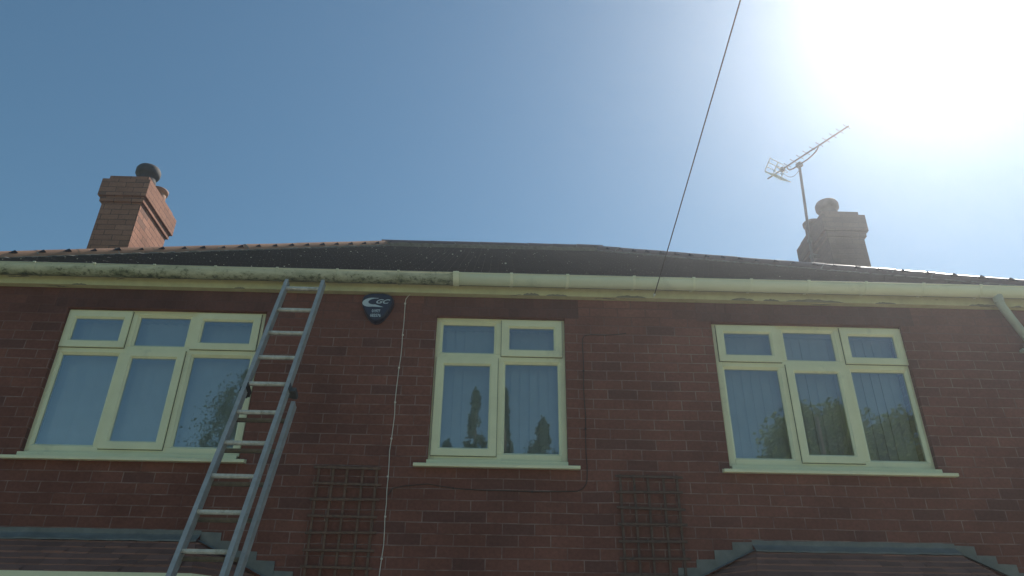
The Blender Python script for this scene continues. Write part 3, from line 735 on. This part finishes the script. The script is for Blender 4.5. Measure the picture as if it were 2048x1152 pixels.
# overhead telephone wire from the eaves to a pole behind the photographer
B0 = Vector((1.352, -.098, 4.787)); P0 = Vector((1.217, -25.0, 9.0))
e = empty('overhead_telephone_wire', B0); tag(e, 'black overhead telephone wire rising from the eaves across the sky', 'wire')
n = 60; pts = [B0.lerp(P0, (i / n) ** 1.6) - Vector((0, 0, .25)) * 4 * ((i / n) ** 1.6) * (1 - (i / n) ** 1.6) for i in range(n + 1)]
m = MB(); m.tube(pts, .0042, 6); keep(m.build('wire', M['cabled'], None), e)
m = MB(); m.tube([(1.35, -.068, 4.782), (1.35, -.105, 4.784)], .006, 8); m.lathe((1.351, -.10, 4.776), [(0, 0), (.010, .003), (.012, .012), (.006, .02), (0, .021)], 12); keep(m.build('hook', simple('white_ceramic', (.8, .8, .78), .3), None), e)

# ---------------------------------------------------------------- television aerial strapped to the right chimney
ae = empty('television_aerial', (4.63, 3.68, 7.0)); tag(ae, 'metal television aerial on a tall mast strapped to the right chimney', 'aerial')
mb_, mt_ = Vector((4.60, 3.68, 6.7)), Vector((4.768, 3.68, 9.37))
m = MB(); m.tube([mb_, mt_], .021, 14); m.tube([mt_, mt_ + Vector((0, 0, .012))], .024, 14); keep(m.build('mast', M['galv'], None), ae)
def mastp(z): return mb_ + (mt_ - mb_) * ((z - mb_.z) / (mt_.z - mb_.z))
for z in (7.62, 7.90):
    m = MB(); c = mastp(z); m.box((c.x - .03, c.y - .03, z - .02), (4.80, c.y + .03, z + .02)); m.tube([(c.x, c.y - .07, z), (c.x, c.y + .07, z)], .008, 8); keep(m.build('mast_bracket', M['galv'], None), ae)
ZB = 9.42; BA = Vector((4.398 + .03, 4.134 + .03, ZB)); BB = Vector((5.200 + .03, 2.805 + .03, ZB)); bd = (BB - BA).normalized(); be = Vector((-bd.y, bd.x, 0)); LB = (BB - BA).length
uz = Vector((0, 0, 1))
m = MB(); m.bar(BA, BB, .018, .018, uz); keep(m.build('boom', M['galv'], None), ae)
m = MB()
for k in range(10):
    c = BB - bd * (.035 + k * .123); hl = .088; keep(MB().tube([c - be * hl + uz * .012, c + be * hl + uz * .012], .0055, 6).build('director', M['galv'], None), ae)
# cradle arm under the boom
cc = [BA + bd * .40 - uz * .005, BA + bd * .40 - uz * .05, BA + bd * .43 - uz * .095, BA + bd * .50 - uz * .115, BA + bd * .78 - uz * .115, BA + bd * .86 - uz * .10, BA + bd * .95 - uz * .07, BA + bd * .99 - uz * .03, BA + bd * 1.0 - uz * .003]
m = MB(); m.tube(cc, .0115, 10); keep(m.build('cradle_arm', M['galv'], None), ae)
m = MB(); c = Vector((mt_.x, mt_.y, mt_.z - .035)); m.obox(c, bd, be, uz, (.045, .032, .035)); m.tube([c - bd * .07, c + bd * .03 + be * .05], .005, 8); m.tube([c + be * .05 - bd * .02, c - be * .05 - bd * .02], .005, 8); keep(m.build('mast_clamp', M['galv'], None, bevel=.004), ae)
# dipole box
c = BA + bd * .30 + uz * .0; m = MB(); m.obox(c, bd, be, uz, (.035, .03, .03)); keep(m.build('dipole_box', M['galv'], None, bevel=.006), ae)
m = MB(); q = c + bd * .0
lp_ = []
for k in range(25):
    t = 2 * math.pi * k / 24; lp_.append(c + be * (.13 * math.copysign(abs(math.cos(t)) ** .35, math.cos(t))) + uz * (.022 * math.sin(t)))
m.tube(lp_, .0045, 6); keep(m.build('folded_dipole', M['galv'], None), ae)
# corner reflector: an upper and a lower grid hinged at the boom
for sg in (1, -1):
    m = MB(); h0 = BA + bd * .10; tl_ = R(50 if sg > 0 else 42); dr = (uz * sg * math.sin(tl_) + bd * math.cos(tl_)).normalized()
    for j in range(4):
        c = h0 + dr * (.02 + .072 * j); m.bar(c - be * .19, c + be * .19, .010, .010, uz)
    for s_ in (-.19, 0, .19): m.bar(h0 + be * s_ + dr * .01, h0 + be * s_ + dr * .245, .010 if s_ else .016, .012, be)
    o = m.build('reflector_grid', simple('bright_alloy', (.75, .74, .72), .3, metal=.7) if sg > 0 else bpy.data.materials['bright_alloy'], None); keep(o, ae)
m = MB(); dpth = [c for c in arc(BA + bd * .27 - uz * .03, mastp(9.22) - be * .022, (0, 0, -.12), 14)]
m.tube(dpth, .0042, 6); keep(m.build('aerial_lead', M['galv'], None), ae)

# ---------------------------------------------------------------- trees and poles behind the photographer (seen in the window glass)
def tree(name, kind, loc, h, rad, nleaf, seed, label, cat, group=None, lean=0):
    rr = random.Random(seed); e = empty(name, loc); tag(e, label, cat, {'poplar': 'slim poplars behind the photographer', 'bushy_tree': 'bushy trees beside the poplars', 'conifer': 'conifers behind the photographer', 'broadleaf_tree': 'broad-leaved trees behind the photographer'}[name])
    t = MB(); th = h * (.93 if kind != 'round' else .6); t.tube([(0, 0, 0), (lean * .3, 0, th * .4), (lean * .7, 0, th * .8), (lean, 0, th)], [h * .022, h * .016, h * .008, .02], 10)
    lv_ = MB(); blobs = []
    if kind == 'round':
        for i in range(60):
            a, b, c = rr.uniform(0, 6.283), rr.uniform(-.25, 1), rr.uniform(.35, .85)
            blobs.append((Vector((math.cos(a) * rad * c * math.cos(b), math.sin(a) * rad * c * math.cos(b), h - rad * 1.05 + math.sin(b) * rad * c)), rad * rr.uniform(.14, .32)))
        for bl, br in blobs[:10]: t.tube([(0, 0, h * .3), tuple(bl * .5 + Vector((0, 0, h * .2))), tuple(bl)], [h * .010, h * .006, .01], 6)
    else:
        n = 150
        for i in range(n):
            f = i / n; z = h * (.12 + .86 * f)
            rr_ = rad * ((1 - f) ** .75) * (1.0 if kind == 'cone' else min(1, .5 + f * 2)) * rr.uniform(.55, 1.15)
            a = rr.uniform(0, 6.283); blobs.append((Vector((math.cos(a) * rr_ * .7 + lean * f, math.sin(a) * rr_ * .7, z)), max(.10, rr_ * .34)))
            if kind == 'cone' and i % 6 == 0: t.tube([(lean * f, 0, z), tuple(blobs[-1][0] + Vector((math.cos(a), math.sin(a), -.1)) * rr_ * .4)], [.03, .008], 5)
    for i in range(nleaf):
        bl, br = rr.choice(blobs); v = Vector((rr.gauss(0, 1), rr.gauss(0, 1), rr.gauss(0, 1))).normalized() * br * min(1.25, abs(rr.gauss(.0, .8)))
        if kind != 'round': v.z *= 1.6
        c = bl + v; a = Vector((rr.gauss(0, 1), rr.gauss(0, 1), rr.gauss(0, .6))).normalized(); b = a.orthogonal().normalized(); s_ = rr.uniform(.03, .06) if kind != 'round' else rr.uniform(.045, .10)
        lv_.add([c - a * s_ - b * s_ * .4, c + a * s_ * .2 - b * s_ * .7, c + a * s_ + b * s_ * .3, c - a * s_ * .1 + b * s_ * .6], [(0, 1, 2, 3)])
    t.build('trunk', M['bark'], e); lv_.build('crown', M['leafb' if kind == 'round' else 'leafc'], e); return e
tree('conifer', 'cone', (-8.6, -20, 0), 13.1, 5.0, 42000, 1, 'tall conifer standing across the road left of the lawn', 'tree')
tree('conifer', 'cone', (-10.35, -20.5, 0), 10.2, .9, 3500, 2, 'short narrow conifer beside the tall conifer', 'tree')
tree('poplar', 'cone', (-.66, -20, 0), 12.2, 1.5, 16000, 3, 'slim columnar tree with a pointed top, left of a pair', 'tree')
tree('poplar', 'cone', (.36, -20.6, 0), 12.5, 1.2, 14000, 4, 'slim columnar tree, right of a pair', 'tree')
tree('bushy_tree', 'cone', (1.72, -19.5, 0), 10.9, 2.6, 16000, 5, 'small leafy tree right of the slim pair', 'tree')
tree('bushy_tree', 'cone', (-1.7, -21, 0), 10.5, 2.2, 12000, 8, 'low bushy tree beside the slim pair', 'tree')
tree('broadleaf_tree', 'round', (11.3, -20, 0), 11.9, 2.2, 26000, 6, 'large pale green broad-leaved tree', 'tree')
tree('broadleaf_tree', 'round', (15.4, -21, 0), 12.1, 2.9, 30000, 7, 'widest broad-leaved tree at the far right behind the photographer', 'tree')
e = empty('street_pole', (8.92, -14, 0)); tag(e, 'slim dark wooden pole standing before the broad-leaved tree', 'pole')
m = MB(); m.tube([(0, 0, 0), (0, 0, 8.95)], [.09, .06], 12); m.build('shaft', M['pole'], e)
e = empty('telegraph_pole', (1.217, -25.1, 0)); tag(e, 'telegraph pole carrying the house telephone wire', 'pole')
m = MB(); m.tube([(0, 0, 0), (0, 0, 9.2)], [.13, .09], 12); m.build('shaft', M['pole'], e)
m = MB(); m.box((-.5, -.05, 8.9), (.5, .05, 9.0)); m.build('crossarm', M['pole'], e)

# ---------------------------------------------------------------- added scattering volume that mimics the sun's glare veil in the lens
m = MB(); m.box((-60, -60, -1.0), (60, 60, 14.5))
hz = bpy.data.materials.new('glare_volume'); hz.use_nodes = True; nt = hz.node_tree
nt.nodes.remove(nt.nodes['Principled BSDF']); pv = nt.nodes.new('ShaderNodeVolumePrincipled')
pv.inputs['Color'].default_value = (.90, .93, 1.0, 1); pv.inputs['Density'].default_value = .0054; pv.inputs['Anisotropy'].default_value = .80
nt.links.new(pv.outputs[0], nt.nodes['Material Output'].inputs['Volume'])
tag(m.build('glare_veil', hz), kind='stuff')
